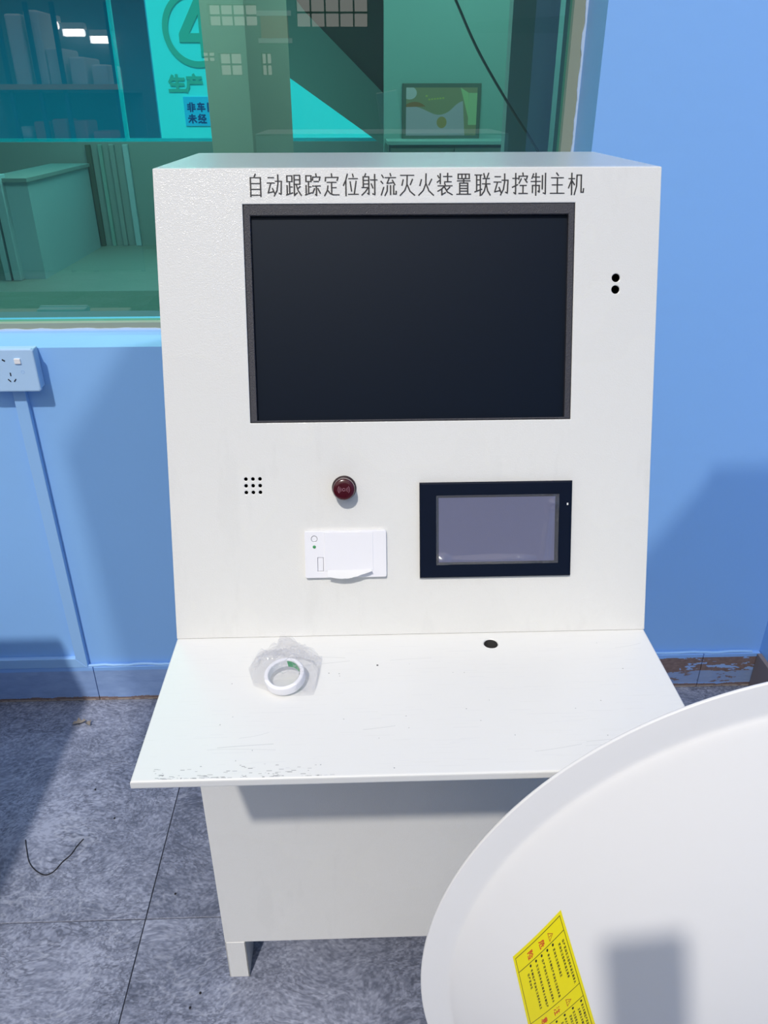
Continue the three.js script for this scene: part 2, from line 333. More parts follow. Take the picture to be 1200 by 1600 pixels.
// the room behind the glass
const RX0 = -4.4, RX1 = 1.6, RZ = -8.1, RH = 2.9;
struct('floor_inner', bx(RX0 - 0.15, RX1 + 0.15, -0.03, 0, RZ - 0.15, ZW - 0.26), M.roomFloor, 'plain floor of the dim room behind the window');
struct('ceiling_inner', bx(RX0 - 0.15, RX1 + 0.15, RH, RH + 0.2, RZ - 0.15, ZW - 0.2601), M.roomWall, 'plain ceiling of the dim room');
struct('wall_inner_left', bx(RX0 - 0.15, RX0, 0, RH, RZ - 0.15, ZW - 0.261), M.roomWall, 'side wall of the dim room behind the glass');
struct('wall_inner_right', bx(RX1, RX1 + 0.15, 0, RH, RZ - 0.15, ZW - 0.261), M.roomWall, 'plain right hand wall of the dim room');
const SILL2 = onZ(200, 222, RZ).y, FWR = onZ(640, 221, RZ).x;
{
  const g = plate(shapeOf(rect(RX0, RX1, 0, RH), [rectHole(RX0 + 0.03, FWR, SILL2, 2.6)]), 0.15); g.translate(0, 0, RZ);
  struct('wall_inner_back', g, M.roomWall, 'far wall of the dim room below its cyan window');
  const w = struct('window_2', [bx(RX0, FWR, SILL2, SILL2 + 0.03, RZ - 0.15, RZ - 0.11), bx(onZ(184, 110, RZ - 0.13).x - 0.02, onZ(184, 110, RZ - 0.13).x + 0.02, SILL2, 2.6, RZ - 0.15, RZ - 0.12)], M.hallWhite, 'cyan tinted window in the far wall of the room');
  const pg = new THREE.PlaneGeometry(FWR - RX0 - 0.03, 2.6 - SILL2); pg.translate((FWR + RX0 + 0.03) / 2, (2.6 + SILL2) / 2, RZ - 0.08);
  obj('pane', metreUV(pg), M.glassCyan, w);
}
{
  const t = thing('pillar', 'square olive brown pillar standing corner on inside the dim room', 'pillar', [0, 0, 0]);
  const a = onZ(322, 120, -4), b = onZ(388, 120, -3.8), c = onZ(453, 120, -4);
  const s = shapeOf([[a.x, 4], [b.x, 3.8], [c.x, 4], [b.x, 4.25]].map(([x, z]) => [x, z]));
  const g = new THREE.ExtrudeGeometry(s, { depth: RH, bevelEnabled: false }); g.rotateX(-Math.PI / 2);
  obj('shaft', metreUV(g), M.pillar, t);
  obj('base_block', bx(a.x - 0.03, c.x + 0.03, 0, 0.1, -4.28, -3.77, 0.01), M.roomDark, t);
}
{
  const t = thing('staircase', 'dim sloping staircase seen through the tinted glass', 'stairs', [0, 0, 0]);
  const z = -6.2, P = (u, v, zz = z) => { const q = onZ(u, v, zz); return [q.x, Math.max(0.02, Math.min(RH - 0.01, q.y))]; };
  let g = plate(shapeOf([P(395, 80), P(446, 117), P(700, 300), P(745, 300), P(690, 240), P(478, 20), P(440, -30), P(395, -80)]), 0.06); g.translate(0, 0, z);
  obj('stringer', g, M.roomTeal, t);
  g = plate(shapeOf([P(398, 80, -6.5), P(450, 120, -6.5), P(660, 270, -6.5), P(660, -70, -6.5), P(398, -70, -6.5)]), 0.05); g.translate(0, 0, -6.5);
  obj('side_panel', g, M.roomDark, t);
}
{
  const Z = -5.0, a = onZ(600, 120, Z).x;
  struct('wall_partition', bx(a, RX1, 0, RH, Z - 0.1, Z), M.roomTeal, 'teal partition wall carrying a framed picture inside');
  const p = thing('framed_picture', 'framed picture with pale pink and ochre shapes behind the glass', 'picture');
  const q = onZ(628, 218, Z), r = onZ(752, 130, Z);
  obj('frame', bx(q.x, r.x, q.y, r.y, Z, Z + 0.02, 0.004), M.roomDark, p);
  const cv = document.createElement('canvas'); cv.width = 256; cv.height = 180; const c = cv.getContext('2d');
  c.fillStyle = '#a08a6a'; c.fillRect(0, 0, 256, 180); c.fillStyle = '#c9a6b0'; c.beginPath(); c.moveTo(0, 70); c.bezierCurveTo(60, 60, 90, 110, 130, 100); c.bezierCurveTo(170, 90, 170, 60, 205, 50); c.lineTo(215, 180); c.lineTo(0, 180); c.fill();
  c.fillStyle = '#d8b9bb'; c.beginPath(); c.ellipse(12, 20, 26, 24, 0, 0, 7); c.fill(); c.fillStyle = '#a9683f'; c.beginPath(); c.moveTo(0, 62); c.quadraticCurveTo(40, 40, 70, 70); c.lineTo(0, 72); c.fill();
  c.fillStyle = '#b98a55'; c.beginPath(); c.ellipse(130, 130, 18, 22, 0, 0, 7); c.fill(); c.fillStyle = '#b9c08a'; c.beginPath(); c.moveTo(195, 0); c.lineTo(228, 120); c.lineTo(225, 20); c.fill(); c.fillStyle = '#b7bd8e'; c.fillRect(226, 20, 30, 120);
  c.fillStyle = '#c2b05c'; for (let k = 0; k < 7; k++) c.fillRect(70 + k * 10, 28 + (k * 13) % 14, 7, 6);
  const tx = new THREE.CanvasTexture(cv); tx.colorSpace = THREE.SRGBColorSpace;
  const pl = new THREE.PlaneGeometry(r.x - q.x - 0.05, r.y - q.y - 0.05); pl.translate((q.x + r.x) / 2, (q.y + r.y) / 2, Z + 0.0205);
  obj('print', pl, std({ map: tx, roughness: 0.6 }), p);
  const k0 = onZ(608, 221, Z + 0.4), k1 = onZ(812, 219, Z + 0.4);
  const cab = thing('low_cabinet', 'low dark green cabinet under the framed picture', 'cabinet');
  obj('body', bx(k0.x, k1.x, 0, k0.y - 0.02, Z + 0.001, Z + 0.38), M.roomDark, cab); obj('top', bx(k0.x - 0.01, k1.x + 0.01, k0.y - 0.02, k0.y, Z + 0.001, Z + 0.4), M.roomTeal, cab);
  obj('door', bx(k0.x + 0.01, (k0.x + k1.x) / 2 - 0.005, 0.05, k0.y - 0.04, Z + 0.38, Z + 0.395), M.roomDark, cab); obj('door', bx((k0.x + k1.x) / 2 + 0.005, k1.x - 0.01, 0.05, k0.y - 0.04, Z + 0.38, Z + 0.395), M.roomDark, cab);
  // pale return wall and a loose cable at the right of the window
  const u0 = onZ(795, 120, -3.4), u1 = onZ(866, 120, -3.4);
  struct('wall_return', bx(u0.x, u1.x, 0, RH, -3.5, -3.4), M.roomWall, 'pale return wall near the right end of the window');
  struct('wall_return_side', bx(u1.x + 0.001, u1.x + 0.25, 0, RH, -3.3, -3.2), M.roomDark, 'dark olive end of the return wall');
  const cp = [[690, -50], [712, 0], [745, 75], [790, 155], [838, 232], [870, 290]].map(([u, v]) => onZ(u, v, -3.1));
  tag(obj('hanging_cable', new THREE.TubeGeometry(new THREE.CatmullRomCurve3(cp), 40, 0.006, 6), M.roomDark), 'thin dark cable sagging diagonally behind the tinted glass', 'cable');
}
{
  const c = thing('sideboard', 'pale low sideboard standing out from far wall of the dim room', 'sideboard');
  obj('body', bx(-3.2, -2.85, 0, 0.80, -7.98, -6.3), M.roomPale, c);
  obj('top', bx(-3.22, -2.83, 0.80, 0.83, -7.99, -6.25), M.roomWall, c);
  for (const [u, w, m, look] of [[150, 0.05, M.roomDark, 'dark'], [168, 0.04, M.roomTeal, 'thin teal'], [186, 0.05, M.roomWall, 'grey'], [207, 0.06, M.roomPale, 'broad pale']]) {
    const x = onZ(u, 300, RZ).x; tag(obj('wall_conduit', bx(x - w / 2, x + w / 2, 0, SILL2 - 0.02, RZ + 0.001, RZ + 0.05, 0.008), m), look + ' upright conduit on far wall below the cyan window', 'conduit', 'conduits on the far wall');
  }
  for (const [u, w] of [[8, 0.05], [24, 0.07]]) { const q = onY(u + 14, 437, 0); tag(obj('floor_post', bx(q.x - w, q.x, 0, 0.86, q.z - 0.06, q.z + 0.06, 0.008), M.roomPale), w < 0.06 ? 'thin pale post standing beside the low sideboard' : 'broad pale post standing beside the low sideboard', 'post'); }
}
function fillPanel(x, z, w, d, intensity, y = RH) {  // fill light added to brighten the room, no such lamp is seen
  const t = thing('fill_panel', 'unseen white fill panel added under the dim room ceiling', 'lamp', [x, y, z], 'added fill panels of the dim room');
  obj('housing', bx(-w / 2 - 0.02, w / 2 + 0.02, -0.04, 0, -d / 2 - 0.02, d / 2 + 0.02), M.hallWhite, t);
  obj('diffuser', bx(-w / 2, w / 2, -0.045, -0.0401, -d / 2, d / 2), M.lampGlow, t);
  const l = new THREE.RectAreaLight(new THREE.Color(1, 0.97, 0.9), intensity, w, d); l.position.set(0, -0.05, 0); l.rotation.x = -Math.PI / 2; t.add(l);
}
fillPanel(-1.9, -3.2, 1.2, 0.6, 12); fillPanel(-2.0, -6.4, 1.2, 0.6, 12); fillPanel(0.6, -3.9, 1.2, 0.6, 6);
// the yard and the shed beyond the cyan window
const SZ = -10.4;
{
  const x0 = onZ(240, 110, SZ).x;
  struct('wall_sign', bx(x0, 2.5, 0, 4, SZ - 0.2, SZ), M.hallWhite, 'sunlit white wall with a gold number sign beyond the room');
  const t = thing('number_sign', 'gold ring with a number four and two characters on white wall', 'sign');
  const c = onZ(306, 46, SZ), e = onZ(253, 40, SZ), r = c.x - e.x;
  const ring = new THREE.RingGeometry(r * 0.83, r, 48); ring.translate(c.x, c.y, SZ + 0.012); obj('ring', ring, M.gold, t);
  const s = r * 0.95, four = plate(shapeOf([[0.1, -0.75], [0.1, -0.35], [-0.55, -0.35], [-0.55, -0.12], [0.02, 0.8], [0.38, 0.8], [0.38, -0.1], [0.58, -0.1], [0.58, -0.35], [0.38, -0.35], [0.38, -0.75]].map(([x, y]) => [x * s + c.x, y * s + c.y]), [(() => { const p = new THREE.Path(); [[0.1, -0.1], [0.1, 0.4], [-0.22, -0.1]].forEach(([x, y], i) => (i ? p.lineTo(x * s + c.x, y * s + c.y) : p.moveTo(x * s + c.x, y * s + c.y))); p.closePath(); return p; })()]), 0.01);
  four.translate(0, 0, SZ + 0.012); obj('numeral', four, M.gold, t);
  let i = 0;
  for (const ch of '生产') { const a = onZ(265 + 27 * i, 143, SZ), b = onZ(289 + 27 * i, 117, SZ); const g = characterGeometry(ch, b.x - a.x, b.y - a.y, 0.035); g.translate(a.x, a.y, SZ + 0.01); obj('character', g, M.gold, t); i++; }
  const n = thing('wall_notice', 'small blue lettered notice under the gold number sign', 'notice');
  const a = onZ(291, 197, SZ), b = onZ(345, 151, SZ);
  obj('board', bx(a.x, b.x, a.y, b.y, SZ, SZ + 0.012, 0.002), M.noticeBlue, n);
  ['非车间', '未经'].forEach((line, k) => [...line].forEach((ch, m) => { const w = (b.x - a.x) * 0.26, h = (b.y - a.y) * 0.34, g = characterGeometry(ch, w * 0.85, h * 0.9, 0.018); g.translate(a.x + 0.04 + m * w, b.y - 0.04 - (k + 1) * h * 1.15, SZ + 0.0125); obj('character', g, M.steelBlue, n); }));
  const HX0 = -9, HZ = -15.5;
  struct('roof_shed', bx(HX0, x0 - 0.02, 3.3, 3.45, HZ - 0.2, -13.2), M.hallDark, 'dark roof of the storage shed beyond');
  struct('wall_shed_back', bx(HX0, x0 + 0.5, 0, 3.3, HZ - 0.2, HZ), M.shedWall, 'dim back wall of the storage shed');
  struct('wall_shed_left', bx(HX0 - 0.2, HX0, 0, 3.45, HZ - 0.2, -9.4), M.shedWall, 'dim left wall of the storage shed');
  struct('wall_shed_right', bx(x0 - 0.06, x0, 0, 3.3, HZ, SZ - 0.2), M.shedWall, 'dim right wall of the storage shed');
}
// building behind the viewer, mirrored in the tinted glass: lattice windows and a red sign
{
  const Z = 6.0, VZ = 2 * -0.921 - Z, at = (u, v) => onZ(u, v, VZ), win = [[318, 100, 402, 12], [463, 42, 575, -6], [420, 40, 440, 2], [343, 118, 376, 82], [409, 118, 423, 82], [314, 96, 334, 80]];
  const holes = win.map(([u0, v0, u1, v1]) => { const a = at(u0, v0), b = at(u1, v1); return [a.x, b.x, a.y, b.y]; });
  holes[0] = [at(325, 40).x, at(402, 40).x, at(340, 40).y, at(340, 5).y]; holes.splice(2, 1);
  const g = plate(shapeOf(rect(-5, 3.5, -0.03, 4.2), holes.map(([a, b, c, d]) => rectHole(a, b, c, d))), 0.2); g.translate(0, 0, Z + 0.2);
  struct('wall_back', g, M.hallDark, 'grey building wall with lattice windows behind the viewer');
  holes.forEach(([a, b, c, d], k) => {
    const geos = [], nx = Math.max(2, Math.round((b - a) / 0.13)), ny = Math.max(2, Math.round((d - c) / 0.12));
    for (let i = 0; i <= nx; i++) { const x = a + (b - a) * i / nx; geos.push(bx(x - 0.008, x + 0.008, c, d, Z + 0.08, Z + 0.1)); }
    for (let i = 0; i <= ny; i++) { const y = c + (d - c) * i / ny; geos.push(bx(a, b, y - 0.008, y + 0.008, Z + 0.08, Z + 0.1)); }
    struct('window_' + (3 + k), geos, M.steel, 'lattice of steel bars in an opening of the back building');
  });
  const a = at(409, 60), b = at(450, 25);
  const s = thing('wall_board', 'dark red board with pale border on the back building', 'sign'); obj('board', bx(a.x, b.x, a.y, b.y, Z - 0.03, Z, 0.005), M.red, s); obj('border', [bx(a.x - 0.03, b.x + 0.03, b.y, b.y + 0.04, Z - 0.035, Z), bx(a.x - 0.03, b.x + 0.03, a.y - 0.04, a.y, Z - 0.035, Z)], M.hallWhite, s);
}

// goods behind the viewer, mirrored in the left of the tinted glass
{
  const VZ = -6.6, z = 2 * -0.921 - VZ, at = (u, v) => onZ(u, v, VZ);
  const rack = thing('storage_rack', 'tall storage rack with an orange beam before the back building', 'rack');
  const A = at(-60, 140), B = at(186, 140);
  for (const u of [-60, 12, 58, 98, 180]) { const x = at(u, 120).x; obj('upright', bx(x - 0.015, x + 0.015, 0, 2.1, z, z + 0.04), M.steelBlue, rack); }
  obj('beam', bx(A.x, B.x, B.y, B.y + 0.04, z - 0.03, z), M.orange, rack);
  obj('shelf', bx(A.x, B.x, B.y - 0.02, B.y, z, z + 0.8), M.hallDark, rack); const LOW = at(100, 220).y; obj('shelf', bx(A.x, B.x, LOW - 0.03, LOW, z, z + 0.8), M.hallDark, rack); obj('back_sheet', bx(A.x, B.x, LOW, B.y - 0.02, z + 0.78, z + 0.8), M.hallDark, rack); obj('front_sheet', bx(A.x, B.x, 0.02, LOW - 0.03, z - 0.004, z), M.hallDark, rack);
  const looks = ['tall pale wrapped carton on the rack', 'tallest pale wrapped carton on the rack', 'middle height pale wrapped carton on the rack', 'low pale wrapped carton on the rack', 'lowest pale wrapped carton at the rack end'];
  [[0, 27, 20], [30, 54, 14], [66, 92, 74], [102, 128, 88], [138, 164, 100]].forEach(([u0, u1, v], k) => { const a = at(u0, v), b = at(u1, v); tag(obj('wrapped_carton', bx(a.x, b.x, B.y + 0.001, a.y, z + 0.05, z + 0.5, 0.02), M.hallWhite), looks[k], 'carton', 'cartons on the rack'); });
  [[46, 70, 190], [74, 98, 186], [108, 130, 188], [140, 168, 205]].forEach(([u0, u1, v]) => { const a = at(u0, v), b = at(u1, v); tag(obj('red_bin', bx(a.x, b.x, LOW + 0.001, a.y, z + 0.08, z + 0.4, 0.02), M.red), 'red storage bin on the lower level of the rack', 'bin', 'red bins on the rack'); });
  const wa = at(18, 198), wb = at(44, 213);
  tag(obj('cloth_sack', bx(wa.x, wb.x, LOW + 0.001, wa.y, z + 0.08, z + 0.3, 0.05), M.hallWhite), 'small pale sack beside the red bins on the rack', 'sack');
  for (let k = 0; k < 3; k++) {
    const u = [76, 115, 157][k], v = [40, 51, 62][k], hw = [15, 17, 16][k], zz = 5.9, p = onZ(u, v, 2 * -0.921 - zz), w = onZ(u + hw, v, 2 * -0.921 - zz).x - p.x;
    const t = thing('tube_light', 'white fluorescent tube light bracketed to the back building', 'lamp', [p.x, p.y, zz], 'tube lights of the back building');
    obj('housing', bx(-w, w, 0.03, 0.08, 0, 0.099), M.hallWhite, t); obj('tube', bx(-w, w, -0.03, 0.029, 0, 0.05, 0.02), M.lampGlow, t);
    const l = new THREE.RectAreaLight(new THREE.Color(1, 0.98, 0.95), 4, 2 * w, 0.06); l.position.set(0, 0, -0.01); l.rotation.y = 0; t.add(l);
  }
}

// ------------------------------------------------------------------ the control console
const HD = 0.761, AL = 0.3444, PL = 0.6049, W = 0.3195, TOPY = HD + PL * Math.cos(AL), TOPZ = -PL * Math.sin(AL), BACK = TOPZ - 0.32, DESK = 0.2483;
const con = thing('control_console', 'tall off white steel control console with sloping face and desk', 'console');
function onPanel(name, geo, m, z = 0, parent = con) { const o = obj(name, geo, m, parent); if (parent === con) { o.position.set(0, HD, 0); o.rotation.x = -AL; o.translateZ(z); } else o.position.z += z; return o; }
{
  const holes = [rectHole(-0.2098, 0.2104, 0.2895, 0.5622), circleHole(0.2652, 0.4694, 0.0052), circleHole(0.2651, 0.4547, 0.0052), rectHole(0.02, 0.205, 0.09, 0.2), rectHole(-0.135, -0.043, 0.092, 0.138)];
  for (let i = 0; i < 3; i++) for (let j = 0; j < 3; j++) holes.push(circleHole(-0.2185 + i * 0.00925, 0.1985 + j * 0.0089, 0.0023));
  onPanel('front_panel', plate(shapeOf(rect(-W, W, 0.0006, PL), holes), 0.003, 0.0009, 20), M.paint);
  obj('top_cover', bx(-W, W, TOPY - 0.003, TOPY, BACK, TOPZ - 0.002, 0.001), M.paint, con);
  const prof = shapeOf([[-0.0035, 0.1], [-0.0035, HD - 0.012], [-0.005, HD], [TOPZ - 0.0035, TOPY - 0.0035], [BACK, TOPY - 0.0035], [BACK, 0.1]].map(([z, y]) => [-z, y]));
  for (const s of [-1, 1]) { const g = plate(prof, 0.003); g.rotateY(Math.PI / 2); g.translate(s > 0 ? W : -W + 0.003, 0, 0); obj('side_panel', metreUV(g), M.paint, con); }
  obj('back_panel', bx(-W + 0.003, W - 0.003, 0.1, TOPY - 0.004, BACK, BACK + 0.003), M.paint, con);
  obj('inner_liner', [bx(-W + 0.004, W - 0.004, 0.104, 0.108, BACK + 0.004, -0.004), bx(-W + 0.0032, -W + 0.005, 0.11, HD, BACK + 0.004, -0.01), bx(W - 0.005, W - 0.0032, 0.11, HD, BACK + 0.004, -0.01), bx(-0.3, 0.3, HD - 0.1, TOPY - 0.01, BACK + 0.01, BACK + 0.015)], M.inside, con);
  obj('base_front', bx(-W, W, 0.1, HD - 0.0118, -0.0035, -0.0005, 0.0012), M.paint, con);
  for (const [sx, z0, z1] of [[-1, 0, -0.06], [1, 0, -0.06], [-1, BACK, BACK + 0.06], [1, BACK, BACK + 0.06]]) {
    const xo = sx * W, xi = sx * (W - 0.036), zf = z0, zi = z0 + Math.sign(z1 - z0) * 0.003, B = (a, b, c, d) => bx(Math.min(a, b), Math.max(a, b), 0, 0.0998, Math.min(c, d), Math.max(c, d), 0.0008);
    const zlo = z0 < z1 ? z0 : z1, zhi = z0 < z1 ? z1 : z0;
    obj('foot', [B(xo, xi, zf, zi), B(xo, xo - sx * 0.003, zlo, zhi), B(xi, xi + sx * 0.003, zlo, zlo + (zhi - zlo) * 1)], M.paint, con);
  }
}
{ // desk shelf with a cable hole and scuffed front edge
  const cv = document.createElement('canvas'); cv.width = 1536; cv.height = 600; const c = cv.getContext('2d');
  c.fillStyle = 'rgb(231,231,228)'; c.fillRect(0, 0, 1536, 600);
  const px = (x) => (x + W) / (2 * W) * 1536, pz = (z) => z / DESK * 600;
  for (let k = 0; k < 900; k++) { const v = 222 + Math.floor(rnd() * 12); c.fillStyle = `rgba(${v},${v},${v - 2},0.35)`; c.fillRect(rnd() * 1536, rnd() * 600, 10 + rnd() * 90, 1 + rnd() * 2); }
  for (let k = 0; k < 120; k++) { const t = Math.pow(rnd(), 1.2), x = -0.30 + 0.19 * t + 0.01 * rnd(), z = DESK - 0.003 - Math.pow(rnd(), 3) * 0.018; const v = 130 + rnd() * 80; c.fillStyle = `rgba(${v},${v},${v},${0.5 + 0.45 * rnd()})`; c.fillRect(px(x), pz(z), 2 + rnd() * 12, 1 + rnd() * 1.6); }
  for (let k = 0; k < 14; k++) { const x = -0.3 + rnd() * 0.6, z = 0.02 + rnd() * 0.21; c.strokeStyle = `rgba(190,192,190,${0.35 + 0.3 * rnd()})`; c.lineWidth = 1 + rnd(); c.beginPath(); c.moveTo(px(x), pz(z)); c.quadraticCurveTo(px(x + 0.02), pz(z - 0.002), px(x + 0.03 + 0.05 * rnd()), pz(z + 0.012 * (rnd() - 0.8))); c.stroke(); }
  for (let k = 0; k < 26; k++) { c.fillStyle = `rgba(90,92,92,${0.3 + 0.5 * rnd()})`; c.fillRect(px(-0.3 + rnd() * 0.6), pz(0.01 + rnd() * 0.23), 1.5 + rnd() * 2, 1.5 + rnd() * 2); }
  c.fillStyle = 'rgb(60,60,58)'; c.fillRect(px(-0.0505), pz(0.062), 5, 6);
  const tx = new THREE.CanvasTexture(cv); tx.colorSpace = THREE.SRGBColorSpace; tx.flipY = false;
  const g0 = new THREE.ExtrudeGeometry(shapeOf(rect(-W, W, -0.0034, DESK), [circleHole(0.1039, 0.0224, 0.0092)]), { depth: 0.0115 - 0.005, bevelEnabled: true, bevelSize: 0.0025, bevelOffset: -0.0025, bevelThickness: 0.0025, bevelSegments: 3, curveSegments: 24 });
  g0.rotateX(Math.PI / 2); g0.translate(0, HD - 0.0025, 0);
  const p = g0.attributes.position, uv = g0.attributes.uv;
  for (let i = 0; i < p.count; i++) uv.setXY(i, (p.getX(i) + W) / (2 * W), p.getZ(i) / DESK);
  const d = obj('desk', g0, phys({ map: tx, roughness: 0.34 }), con);
  d.userData.label = 'off white desk shelf with scuffed front edge and round cable hole';
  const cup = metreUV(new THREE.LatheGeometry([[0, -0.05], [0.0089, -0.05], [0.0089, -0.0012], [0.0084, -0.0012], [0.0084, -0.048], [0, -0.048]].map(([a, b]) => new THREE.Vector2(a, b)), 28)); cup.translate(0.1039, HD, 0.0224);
  obj('hole_shade_cup', cup, M.inside, con);  // near-black cup, paints the shade inside the desk hole
}
{ // printed title, one mesh for each character
  let i = 0;
  const text = '自动跟踪定位射流灭火装置联动控制主机', pitch = (0.2222 + 0.2046) / text.length;
  for (const ch of text) {
    const g = characterGeometry(ch, pitch * 0.82, 0.0266, 0.0018, 0.0012); g.translate(-0.2046 + i * pitch + pitch * 0.1, 0.5713, 0);
    onPanel('printed_character', g, M.ink, 0.0004); i++;
  }
}
{ // monitor set into the panel
  const b = onPanel('monitor', plate(shapeOf(rect(-0.2091, 0.2097, 0.2902, 0.5615), [rectHole(-0.2008, 0.2022, 0.2924, 0.5485)]), 0.012, 0.0008), M.bezel, -0.0004);
  b.userData.label = 'black monitor with textured bezel';
  onPanel('screen', plate(shapeOf(rect(-0.2089, 0.2095, 0.2904, 0.561)), 0.006), M.lcd, -0.0062, b);
}
{ // small touch panel under wrinkled protective film
  const f = onPanel('touch_panel', plate(shapeOf(rect(0.0102, 0.2139, 0.0797, 0.2086), [rectHole(0.0362, 0.1905, 0.1015, 0.1875)]), 0.006, 0.0022), M.hmiFrame, 0.0058);
  f.userData.label = 'navy black touch panel with film covered display';
  onPanel('screen', plate(shapeOf(rect(0.035, 0.192, 0.1, 0.189)), 0.003), M.hmiScreen, -0.0008, f);
  const g = new THREE.PlaneGeometry(0.1635, 0.0935, 60, 36), p = g.attributes.position;
  for (let i = 0; i < p.count; i++) {
    const x = p.getX(i), y = p.getY(i), s = x / 0.1635 + 0.5, t = y / 0.0935 + 0.5;
    const low = Math.exp(-Math.pow((t - 0.06) / 0.045, 2)) * 0.0042 * Math.sin(Math.PI * Math.min(1, s * 1.1)), cor = 0.0045 * Math.exp(-(Math.pow((s - 0.05) / 0.05, 2) + Math.pow((t - 0.06) / 0.08, 2))) + 0.0045 * Math.exp(-(Math.pow((s - 0.96) / 0.04, 2) + Math.pow((t - 0.86) / 0.07, 2)));
    const edge = 0.0012 * (Math.exp(-s / 0.02) + Math.exp(-(1 - s) / 0.03) + Math.exp(-(1 - t) / 0.03)), side = 0.0012 * Math.exp(-Math.pow((s - 0.88 - 0.06 * t) / 0.03, 2));
    p.setZ(i, low + cor + edge + side + 0.0006 * (fbm(s, t, 5, 3, 201) - 0.5));
  }
  g.computeVertexNormals(); g.translate(0.1137, 0.1448, 0.0012);
  onPanel('protective_film', g, M.film, 0, f);
  const dot = bx(0.2065, 0.2085, 0.176, 0.179, 0, 0.0003); onPanel('indicator', dot, M.paper, -0.0002, f);
}
{ // receipt printer
  const rr = 0.003, X0 = -0.1431, X1 = -0.0345, Y0 = 0.0829, Y1 = 0.1465, o = new THREE.Shape();
  o.moveTo(X0 + rr, Y0); o.lineTo(X1 - rr, Y0); o.quadraticCurveTo(X1, Y0, X1, Y0 + rr); o.lineTo(X1, Y1 - rr); o.quadraticCurveTo(X1, Y1, X1 - rr, Y1); o.lineTo(X0 + rr, Y1); o.quadraticCurveTo(X0, Y1, X0, Y1 - rr); o.lineTo(X0, Y0 + rr); o.quadraticCurveTo(X0, Y0, X0 + rr, Y0);
  o.holes.push(rectHole(-0.1178, -0.0518, 0.0919, 0.1452), rectHole(-0.1264, -0.1184, 0.0919, 0.1108), circleHole(-0.1302, 0.1359, 0.0042));
  const b = onPanel('receipt_printer', plate(o, 0.0065, 0.0007, 8), M.white, 0.0066);
  obj('back_plate', bx(X0 + 0.004, X1 - 0.004, Y0 + 0.004, Y1 - 0.001, -0.0064, -0.0045), M.white, b);
  b.userData.label = 'white receipt printer with paper door';
  onPanel('paper_door', bx(-0.1173, -0.0523, 0.0924, 0.1447, -0.0044, 0.0008, 0.0006), M.white, 0, b);
  onPanel('latch', bx(-0.1259, -0.1189, 0.0924, 0.1103, -0.0044, -0.0003, 0.0004), M.white, 0, b);
  const k = cyl(0.0036, 0.0036, 0.0012, 24); k.rotateX(Math.PI / 2); k.translate(-0.1302, 0.1359, -0.0008); onPanel('button', k, M.white, 0, b);
  const l = new THREE.SphereGeometry(0.0022, 12, 8); l.scale(1, 1, 0.5); l.translate(-0.1303, 0.1252, 0.0001); onPanel('status_light', l, M.ledGreen, 0, b);
  const n = 40, pos = [], idx = [];
  for (let i = 0; i <= n; i++) {
    const t = i / n, x = -0.113 + 0.058 * t, drop = 0.0125 * Math.pow(Math.sin(Math.PI * Math.min(1, 0.12 + t * 0.9)), 0.7) * (1 - 0.55 * t) * (0.85 + 0.3 * fbm(t, 0.2, 7, 3, 221)) + 0.0006;
    for (const [f, z] of [[0, 0.0078], [0.4, 0.0112], [0.75, 0.0128], [1, 0.0122]]) pos.push(x + 0.0018 * f * Math.sin(t * 7), 0.0935 - drop * f, z - 0.0072 + 0.004 * f * f);
    if (i) for (let q = 0; q < 3; q++) { const a = (i - 1) * 4 + q, c = i * 4 + q; idx.push(a, a + 1, c, c, a + 1, c + 1); }
  }
  const pg = new THREE.BufferGeometry(); pg.setAttribute('position', new THREE.Float32BufferAttribute(pos, 3)); pg.setIndex(idx); pg.computeVertexNormals();
  onPanel('torn_paper', pg, M.paper, 0, b);
}
{ // red alarm lamp
  const X = -0.0893, Y = 0.2032, ringG = new THREE.LatheGeometry([[0, 0], [0.0158, 0], [0.0162, 0.0015], [0.0158, 0.004], [0.0148, 0.0052], [0.0142, 0.0052]].map(([a, b]) => new THREE.Vector2(a, b)), 40); ringG.rotateX(Math.PI / 2); ringG.translate(X, Y, 0);
  const b = onPanel('alarm_lamp', ringG, M.redRing, 0.0002);
  b.userData.label = 'dark red alarm lamp with broadcast symbol';
  const lens = new THREE.LatheGeometry([[0.0143, 0.004], [0.0143, 0.019], [0.0138, 0.0212], [0.0124, 0.0226], [0.008, 0.0233], [0, 0.0236]].map(([a, c]) => new THREE.Vector2(a, c)), 40); lens.rotateX(Math.PI / 2); lens.translate(X, Y, 0);
  onPanel('lens', lens, M.redLens, 0, b);
  const arcs = []; for (const s of [0, 1]) for (const [r, a] of [[0.0036, 0.55], [0.0055, 0.6], [0.0074, 0.62]]) { const t = new THREE.TorusGeometry(r, 0.00028, 5, 14, 2 * a); t.rotateZ(-a + s * Math.PI); arcs.push(t); }
  const hub = new THREE.TorusGeometry(0.0017, 0.0003, 5, 16); arcs.push(hub);
  const m = mergeGeometries(arcs.map((g) => g.toNonIndexed())); m.translate(X, Y, 0.0238);
  onPanel('broadcast_symbol', m, M.pinkPrint, 0, b);
}

